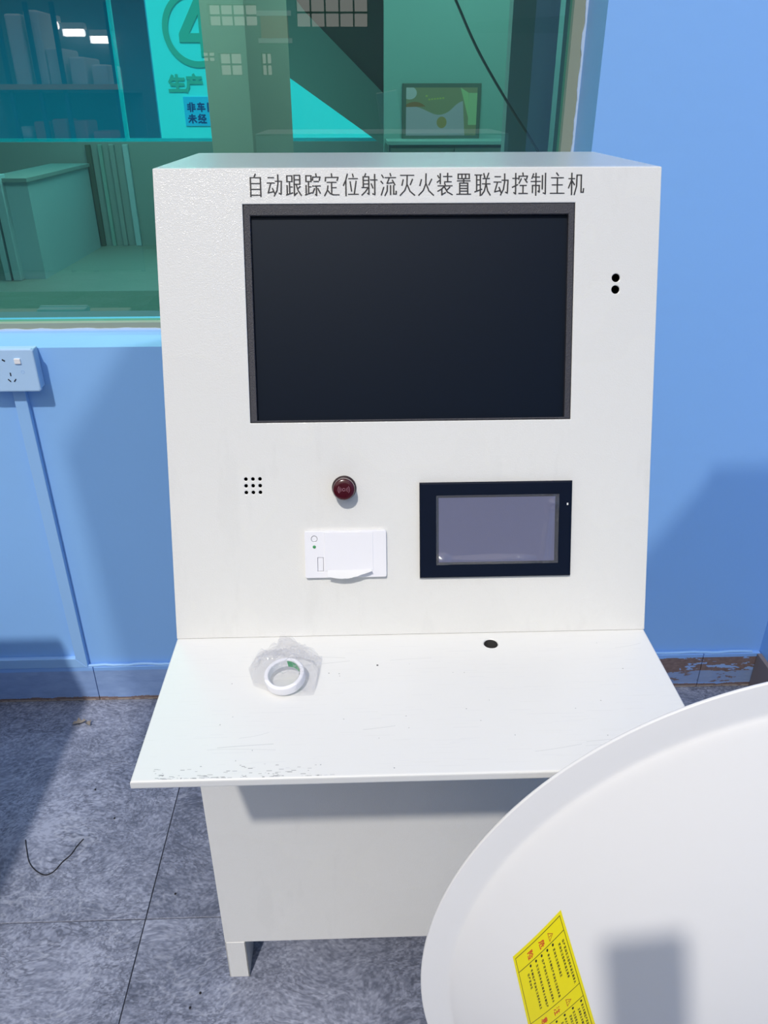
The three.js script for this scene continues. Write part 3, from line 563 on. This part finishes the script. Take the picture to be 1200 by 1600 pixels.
// ------------------------------------------------------------------ tape roll in its plastic bag on the desk
{
  const C = onY(446, 1057, HD + 0.012);
  const ring = (ri, ro, h, rr = 0.0012) => { const P = [[ri, rr], [ri + rr, 0], [ro - rr, 0], [ro, rr], [ro, h - rr], [ro - rr, h], [ri + rr, h], [ri, h - rr], [ri, rr]].map(([a, b]) => new THREE.Vector2(a, b)); return new THREE.LatheGeometry(P, 56); };
  const t = thing('tape_roll', 'white tape roll with a green inner tab lying on desk', 'tape', [C.x, HD + 0.0008, C.z]);
  t.rotation.set(0.20, 0.0, 0.10);
  t.position.y += 0.0066;
  obj('tape', ring(0.0195, 0.0252, 0.0125), M.tape, t);
  const tab = new THREE.CylinderGeometry(0.0192, 0.0192, 0.011, 24, 1, true, Math.PI * 0.44, Math.PI * 0.52); tab.translate(0, 0.0063, 0);
  M.greenTab = M.green.clone(); M.greenTab.side = THREE.DoubleSide;
  obj('inner_tab', tab, M.greenTab, t);
  // bag: an upper and a lower sheet joined round the edge, crumpled
  const n = 46, pos = [], idx = [], cx = onY(446, 1046, HD), out = [[388, 1046], [404, 1020], [432, 1012], [436, 998], [452, 996], [474, 1012], [504, 1030], [497, 1066], [490, 1087], [440, 1088], [412, 1078], [396, 1072]].map(([u, v]) => { const q = onY(u, v, HD); return [q.x - cx.x, q.z - cx.z]; });
  const edge = (a) => { let best = 0.03; for (let i = 0; i < out.length; i++) { const [x1, z1] = out[i], [x2, z2] = out[(i + 1) % out.length], dx = Math.cos(a), dz = Math.sin(a), ex = x2 - x1, ez = z2 - z1, den = dx * ez - dz * ex; if (Math.abs(den) < 1e-9) continue; const r = (x1 * ez - z1 * ex) / den, s = (x1 * dz - z1 * dx) / den; if (r > 0 && s >= -1e-6 && s <= 1 + 1e-6) best = r; } return best; };
  const rings = 26, seg = 96;
  for (const up of [1, 0]) {
    const base = pos.length / 3;
    for (let i = 0; i <= rings; i++) for (let k = 0; k < seg; k++) {
      const a = k / seg * Math.PI * 2, f = i / rings, r = edge(a) * f, x = Math.cos(a) * r, z = Math.sin(a) * r;
      const dr = Math.hypot(cx.x + x - C.x, cx.z + z - C.z), n1 = Math.abs(2 * fbm(x * 8 + 0.5, z * 8 + 0.5, 7, 2, 231) - 1), n2 = Math.abs(2 * fbm(x * 8 + 0.5, z * 8 + 0.5, 14, 2, 237) - 1);
      const dome = (0.0205 + 0.004 * (cx.z + z < C.z ? 1 : 0)) * (1 - sm(0.024, 0.044, dr)) + 0.006 * (1 - sm(0.03, 0.06, dr));
      const n3 = Math.abs(2 * fbm(x * 8 + 0.5, z * 8 + 0.5, 30, 2, 241) - 1), crease = 0.014 * n1 * sm(0.022, 0.036, dr) + 0.009 * n2 + 0.005 * n3;
      const rim = sm(0, 0.12, 1 - f);
      const h = up ? 0.0012 + (dome + crease) * (0.25 + 0.75 * rim) : 0.0004 + 0.0003 * n2;
      pos.push(cx.x + x, HD + h + (up ? 0 : 0) + (1 - rim) * (up ? 0.003 * n1 : 0), cx.z + z);
    }
    for (let i = 0; i < rings; i++) for (let k = 0; k < seg; k++) { const A = base + i * seg + k, B = base + i * seg + (k + 1) % seg, Cc = A + seg, D = B + seg; if (up) idx.push(A, B, Cc, B, D, Cc); else idx.push(A, Cc, B, B, Cc, D); }
  }
  const g = new THREE.BufferGeometry(); g.setAttribute('position', new THREE.Float32BufferAttribute(pos, 3)); g.setIndex(idx);
  const cg = toCreasedNormals(g, 0.18);
  tag(obj('plastic_bag', cg, M.bag), 'crumpled clear plastic bag around the white tape roll', 'bag');
}

// ------------------------------------------------------------------ socket outlet and cable trunking on the blue wall
{
  const zf = ZW + 0.035, t = thing('wall_socket', 'blue tinted surface mounted wall socket with switch', 'socket');
  const x1 = -0.737, x0 = -0.86, y0 = 0.864, y1 = 0.956;
  obj('back_box', bx(x0 + 0.003, x1 - 0.003, y0 + 0.003, y1 - 0.003, ZW, zf - 0.008, 0.003), M.outlet, t);
  const s = shapeOf([[x0 + 0.004, y0], [x1 - 0.004, y0], [x1, y0 + 0.004], [x1, y1 - 0.004], [x1 - 0.004, y1], [x0 + 0.004, y1], [x0, y1 - 0.004], [x0, y0 + 0.004]]);
  const g = plate(s, 0.0095, 0.003); g.translate(0, 0, zf); obj('face_plate', g, M.outlet, t);
  obj('switch_rocker', bx(-0.7785, -0.7655, 0.9245, 0.9362, zf - 0.001, zf + 0.0028, 0.0014), M.white, t);
  const slots = [[-0.8005, 0.9325, 0.0028, 0.0062, 1.0], [-0.812, 0.9325, 0.0028, 0.0062, 1.57], [-0.7925, 0.9025, 0.0022, 0.0072, 0], [-0.7975, 0.8895, 0.0022, 0.0075, 0.7], [-0.786, 0.8895, 0.0022, 0.0075, -0.7]];
  for (const [x, y, w, h, a] of slots) { const q = bx(-w / 2, w / 2, -h / 2, h / 2, 0, 0.0006); q.rotateZ(a); q.translate(x, y, zf); obj('socket_slot', q, M.slot, t); }
  const rg = new THREE.TorusGeometry(0.0032, 0.0004, 6, 24); rg.translate(-0.7665, 0.9075, zf); obj('indicator_ring', rg, M.trunk, t);
}
{
  const t = thing('cable_trunking', 'flat blue painted cable duct running down from the socket', 'trunking');
  const xl = -0.8085, xr = -0.781, yb = 0.1115, yt = 0.14, z1 = ZW + 0.0135;
  let g = plate(shapeOf([[xr, yb], [xr, 0.868], [xl, 0.868], [xl, yt]]), 0.0135, 0.002); g.translate(0, 0, z1); obj('upright_duct', g, M.trunk, t);
  g = plate(shapeOf([[xr - 0.0008, yb], [xl - 0.0008, yt], [-1.9, yt], [-1.9, yb]]), 0.0135, 0.002); g.translate(0, 0, z1); obj('level_duct', g, M.trunk, t);
}

// ------------------------------------------------------------------ big white disc standing on the floor against the desk, with the yellow sticker
{
  const tilt = 88 * Math.PI / 180, RO = 0.4557, RI = 0.4195;
  const t = thing('round_disc', 'large white round disc with flat rim and yellow warning sticker', 'disc', [0.4524, 0, 0.2849]);
  const seg = 192, loops = [], lo = (f, h) => loops.push([RI + (RO - RI) * f, h]), li = (k, h) => loops.push([RI * k, h]);
  const dome = (k) => 0.0088 + 0.092 * (1 - Math.pow(k, 2.2)), iw = () => RI, IX = 0;
  for (const k of [0.02, 0.3, 0.6, 0.8, 0.9, 0.96]) li(k, dome(k) - 0.005);
  lo(0.1, 0.001); lo(0.85, -0.003); lo(0.95, -0.0036); lo(0.99, -0.0034); lo(1, -0.0026); lo(1, -0.0012); lo(0.985, -0.0003); lo(0.96, 0.0004); lo(0.5, 0.0035); lo(0.16, 0.0056); lo(0.08, 0.0062); lo(0.02, 0.0071); lo(-0.04, 0.0086); lo(-0.1, 0.0102);
  for (const k of [0.98, 0.97, 0.955, 0.94, 0.92, 0.89, 0.85, 0.8, 0.74, 0.68, 0.61, 0.54, 0.46, 0.38, 0.3, 0.2, 0.1, 0.02]) li(k, dome(k));
  const pos = [], idx = [], uv = [];
  loops.forEach(([r, h], i) => { for (let k = 0; k < seg; k++) { const a = k / seg * Math.PI * 2, x = r * Math.cos(a), z = -r * Math.sin(a); pos.push(x, h, z); uv.push(x, z); if (i) { const A = (i - 1) * seg + k, B = (i - 1) * seg + (k + 1) % seg, C = A + seg, E = B + seg; idx.push(A, B, C, B, E, C); } } });
  for (const [i, h, flip] of [[0, dome(0.02) - 0.005, 1], [loops.length - 1, dome(0.02), 0]]) { const c = pos.length / 3; pos.push(0, h, 0); uv.push(0, 0); for (let k = 0; k < seg; k++) { const A = i * seg + k, B = i * seg + (k + 1) % seg; if (flip) idx.push(c, B, A); else idx.push(c, A, B); } }
  const g = new THREE.BufferGeometry(); g.setAttribute('position', new THREE.Float32BufferAttribute(pos, 3)); g.setAttribute('uv', new THREE.Float32BufferAttribute(uv, 2)); g.setIndex(idx); g.computeVertexNormals();
  const bowl = obj('shell', g, M.dish, t); bowl.position.set(0, 0.4565, 0); bowl.rotation.x = tilt;
  // sticker
  t.updateMatrixWorld(true);
  const cv = document.createElement('canvas'); cv.width = 1080; cv.height = 600; const c = cv.getContext('2d');
  c.fillStyle = '#f2e400'; c.fillRect(0, 0, 1080, 600);
  c.strokeStyle = '#4a4600'; c.lineWidth = 5; c.strokeRect(26, 26, 1028, 548);
  const stroke = (ch, x, y, w, h, col, lw) => { c.strokeStyle = col; c.lineWidth = lw; for (const s of strokesOf(ch)) { c.beginPath(); s.forEach(([a, b], i) => (i ? c.lineTo(x + a / 100 * w, y + b / 100 * h) : c.moveTo(x + a / 100 * w, y + b / 100 * h))); c.stroke(); } };
  const line = (x) => { c.strokeStyle = '#4a4600'; c.lineWidth = 5; c.beginPath(); c.moveTo(x, 26); c.lineTo(x, 574); c.stroke(); };
  line(128); line(548); line(656);
  const tri = (x, y) => { c.strokeStyle = '#b8531c'; c.lineWidth = 5; c.beginPath(); c.moveTo(x, y + 46); c.lineTo(x + 28, y); c.lineTo(x + 56, y + 46); c.closePath(); c.stroke(); c.fillStyle = '#b8531c'; c.fillRect(x + 25, y + 16, 6, 16); c.fillRect(x + 25, y + 35, 6, 6); };
  tri(56, 140); tri(576, 140);
  stroke('危', 56, 240, 52, 62, '#d0461c', 8); stroke('险', 56, 380, 52, 62, '#d0461c', 8); stroke('注', 576, 260, 52, 62, '#d0461c', 8); stroke('意', 576, 400, 52, 62, '#d0461c', 8);
  const keys = '自动位火主机生产车间未注定制非流';
  const row = (x, y, n, dot) => { if (dot) { c.fillStyle = '#111'; c.beginPath(); c.arc(x, y + 11, 10, 0, 7); c.fill(); } for (let i = 0; i < n; i++) stroke(keys[(i * 5 + Math.round(y)) % keys.length], x + 26 + i * 25, y, 19, 22, '#1c1a00', 3.4); };
  row(150, 50, 14, 0); row(150, 92, 11, 0); row(150, 156, 9, 1); row(150, 222, 14, 1); row(150, 290, 14, 1); row(150, 358, 14, 1); row(150, 424, 13, 1); row(160, 466, 5, 0);
  for (let k = 0; k < 6; k++) { row(680, 46 + k * 88, 13, 1); row(690, 84 + k * 88, 9, 0); }
  const tx = new THREE.CanvasTexture(cv); tx.colorSpace = THREE.SRGBColorSpace; tx.anisotropy = 8;
  const rc = new THREE.Raycaster(), hit = (u, v) => { rc.set(EYE, pixelRay(u, v)); const h = rc.intersectObject(bowl, false); return bowl.worldToLocal(h[0].point.clone()); };
  const q = [hit(876, 1421), hit(936, 1620), hit(801, 1494.5), hit(844, 1680)];   // top left, top right, bottom left, bottom right of the upright sticker
  const nu = 24, nv = 14, lp = [], lu = [], lx = [];
  for (let j = 0; j <= nv; j++) for (let i = 0; i <= nu; i++) {
    const a = i / nu, b = j / nv, p = q[0].clone().multiplyScalar((1 - a) * (1 - b)).addScaledVector(q[1], a * (1 - b)).addScaledVector(q[2], (1 - a) * b).addScaledVector(q[3], a * b);
    const ang = Math.atan2(-p.z, p.x - IX), k = Math.hypot(p.x - IX, p.z) / iw(ang);
    lp.push(p.x, dome(k) + 0.0004, p.z); lu.push(a, 1 - b);
    if (i && j) { const A = (j - 1) * (nu + 1) + i - 1, B = A + 1, C = A + nu + 1, E = C + 1; lx.push(A, C, B, B, C, E); }
  }
  const lg = new THREE.BufferGeometry(); lg.setAttribute('position', new THREE.Float32BufferAttribute(lp, 3)); lg.setAttribute('uv', new THREE.Float32BufferAttribute(lu, 2)); lg.setIndex(lx); lg.computeVertexNormals();
  const lab = obj('warning_sticker', lg, std({ map: tx, roughness: 0.4, side: THREE.DoubleSide }), bowl);
  lab.userData.label = 'yellow warning sticker with red headings and black lines';
}

// ------------------------------------------------------------------ litter on the floor
{
  const P = [[40, 1312], [41, 1328], [47, 1348], [58, 1362], [72, 1367], [84, 1362], [98, 1347], [110, 1336], [120, 1322], [131, 1310]].map(([u, v]) => { const q = onY(u, v, 0.0012); q.x += 0.002 * (rnd() - 0.5); q.z += 0.003 * (rnd() - 0.5); return q; });
  tag(obj('thread', new THREE.TubeGeometry(new THREE.CatmullRomCurve3(P), 60, 0.0011, 6), M.thread), 'curved dark thread lying on the slate floor', 'thread');
  const c0 = onY(131, 1130, 0), leafPatch = (len, wid, curl, turn, dx, dz) => { const g = new THREE.PlaneGeometry(len, wid, 14, 6), p = g.attributes.position; for (let i = 0; i < p.count; i++) { const t = p.getX(i) / len + 0.5, w = Math.sin(Math.PI * Math.min(1, 0.08 + t * 0.92)) * (0.8 + 0.3 * Math.sin(t * 17)), y = p.getY(i) * w; p.setXYZ(i, p.getX(i), 0.0016 + curl * Math.pow(Math.abs(y) / wid * 2, 2) + 0.002 * Math.sin(t * 9) * t + 0.0018, y); } g.computeVertexNormals(); g.rotateY(turn); g.translate(c0.x + dx, 0, c0.z + dz); return g; };
  tag(obj('dry_leaf', [leafPatch(0.034, 0.02, 0.007, 0.3, -0.01, 0), leafPatch(0.02, 0.016, 0.009, -0.9, 0.014, 0.006)], M.scrap), 'small curled dry leaf scrap on floor near the skirting', 'leaf');
  for (const [u, v] of [[149, 1234], [179, 1279], [274, 1397], [313, 1552], [297, 1575]]) { const q = onY(u, v, 0), c = new THREE.DodecahedronGeometry(0.0022, 0); c.scale(1, 0.6, 1.2); c.translate(q.x, 0.0012, q.z); tag(obj('crumb', c, M.thread), 'tiny black crumb of grit on the slate floor', 'grit', 'grit on the floor'); }
}

// ------------------------------------------------------------------ unseen shadow casters added outside the frame
{
  let Y = 1.88; const back = (x, y, z) => { const t = (Y - y) / -SUNDIR.y; return [x - SUNDIR.x * t, z - SUNDIR.z * t]; };
  const c = thing('window_shade_sheet', 'unseen ragged tinted sheet added as shadow canopy above the green window', 'caster');  // added sheet, outline traced back from the shade on wall and console top
  const pts = [[-0.53, ZW], back(-0.36, 1.22, ZW), back(-0.541, 0.978, ZW), back(-0.73, 0.72, ZW), back(-0.70, 0.1, ZW), back(-0.62, 0, -0.45), back(-0.42, 0, -0.45), back(-0.345, 0.761, 0), back(-0.335, TOPY, TOPZ - 0.015), back(0.335, TOPY, TOPZ - 0.015), [0.18, ZW]];
  const g = new THREE.ShapeGeometry(shapeOf(pts.map(([x, z]) => [x, -z]))); g.rotateX(-Math.PI / 2); g.translate(0, Y, 0); obj('sheet', metreUV(g), M.tintSheet, c);
  for (const x of [-0.45, 0.08]) obj('bracket', bx(x - 0.015, x + 0.015, Y - 0.12, Y, ZW, ZW + 0.03), M.steel, c);
  Y = 1.62;
  const r = thing('side_shade_sheet', 'unseen flat tinted sheet added as shadow canopy fixed to the blue side wall', 'caster');  // second added sheet, cut to throw the stepped shade on the right
  const p2 = [back(0.643, 0.445, ZW), back(0.735, 0.6, ZW), back(0.751, 0.653, ZW), [XR, back(0.98, 0.653, ZW)[1]], [XR, 0.62], [0.36, 0.62], back(0.56, 0.3, ZW)];
  const g2 = new THREE.ShapeGeometry(shapeOf(p2.map(([x, z]) => [x, -z]))); g2.rotateX(-Math.PI / 2); g2.translate(0, Y, 0); obj('sheet', metreUV(g2), M.tintSheet, r);
  obj('bracket', bx(XR - 0.03, XR, Y - 0.1, Y, 0.5, 0.53), M.steel, r);
  const b = thing('shadow_box_stand', 'unseen grey box on a thin stand added to shadow the disc', 'control box');  // invented object, placed along the sun ray to shade a rectangle on the disc
  const foot = onZ(1018, 1470, 0.33).add(V3(0, -0.08, 0)), tt = 1.06, q = foot.clone().addScaledVector(SUNDIR, -tt);
  const e0 = onZ(1010, 1480, 0.33), e1 = onZ(1010, 1600, 0.33), box = obj('box', bx(-0.044, 0.044, -0.08, 0.08, -0.012, 0.012, 0.006), M.pedestal, b);
  box.position.copy(q); box.rotation.z = -Math.atan2(e0.x - e1.x, e0.y - e1.y);
  obj('pole', bx(q.x - 0.012, q.x + 0.012, 0.02, q.y - 0.08, q.z - 0.012, q.z + 0.012, 0.004), M.steel, b);
  obj('foot_plate', bx(q.x - 0.12, q.x + 0.12, 0, 0.02, q.z - 0.12, q.z + 0.12, 0.004), M.steel, b);
  // unseen low box left of the frame, sized to cast the corner shadow
  const d = thing('low_shadow_box', 'unseen low grey drawer box added to shadow the wall foot', 'shadow box');
  const h = 0.7, xe = -0.80 - 0.2048 * h, zb = ZW + (h - 0.2) / 1.402;
  obj('body', bx(xe - 0.55, xe, 0.002, h, zb, zb + 0.75, 0.006), M.pedestal, d);
  for (let k = 0; k < 3; k++) { const f = obj('drawer', bx(xe - 0.54, xe - 0.01, 0.03 + k * 0.22, 0.235 + k * 0.22, zb + 0.7495, zb + 0.765, 0.003), M.caster, d); obj('handle', bx(xe - 0.33, xe - 0.22, 0.15 + k * 0.22, 0.165 + k * 0.22, zb + 0.765, zb + 0.78, 0.003), M.steel, f); }
}

renderer.render(scene, camera);
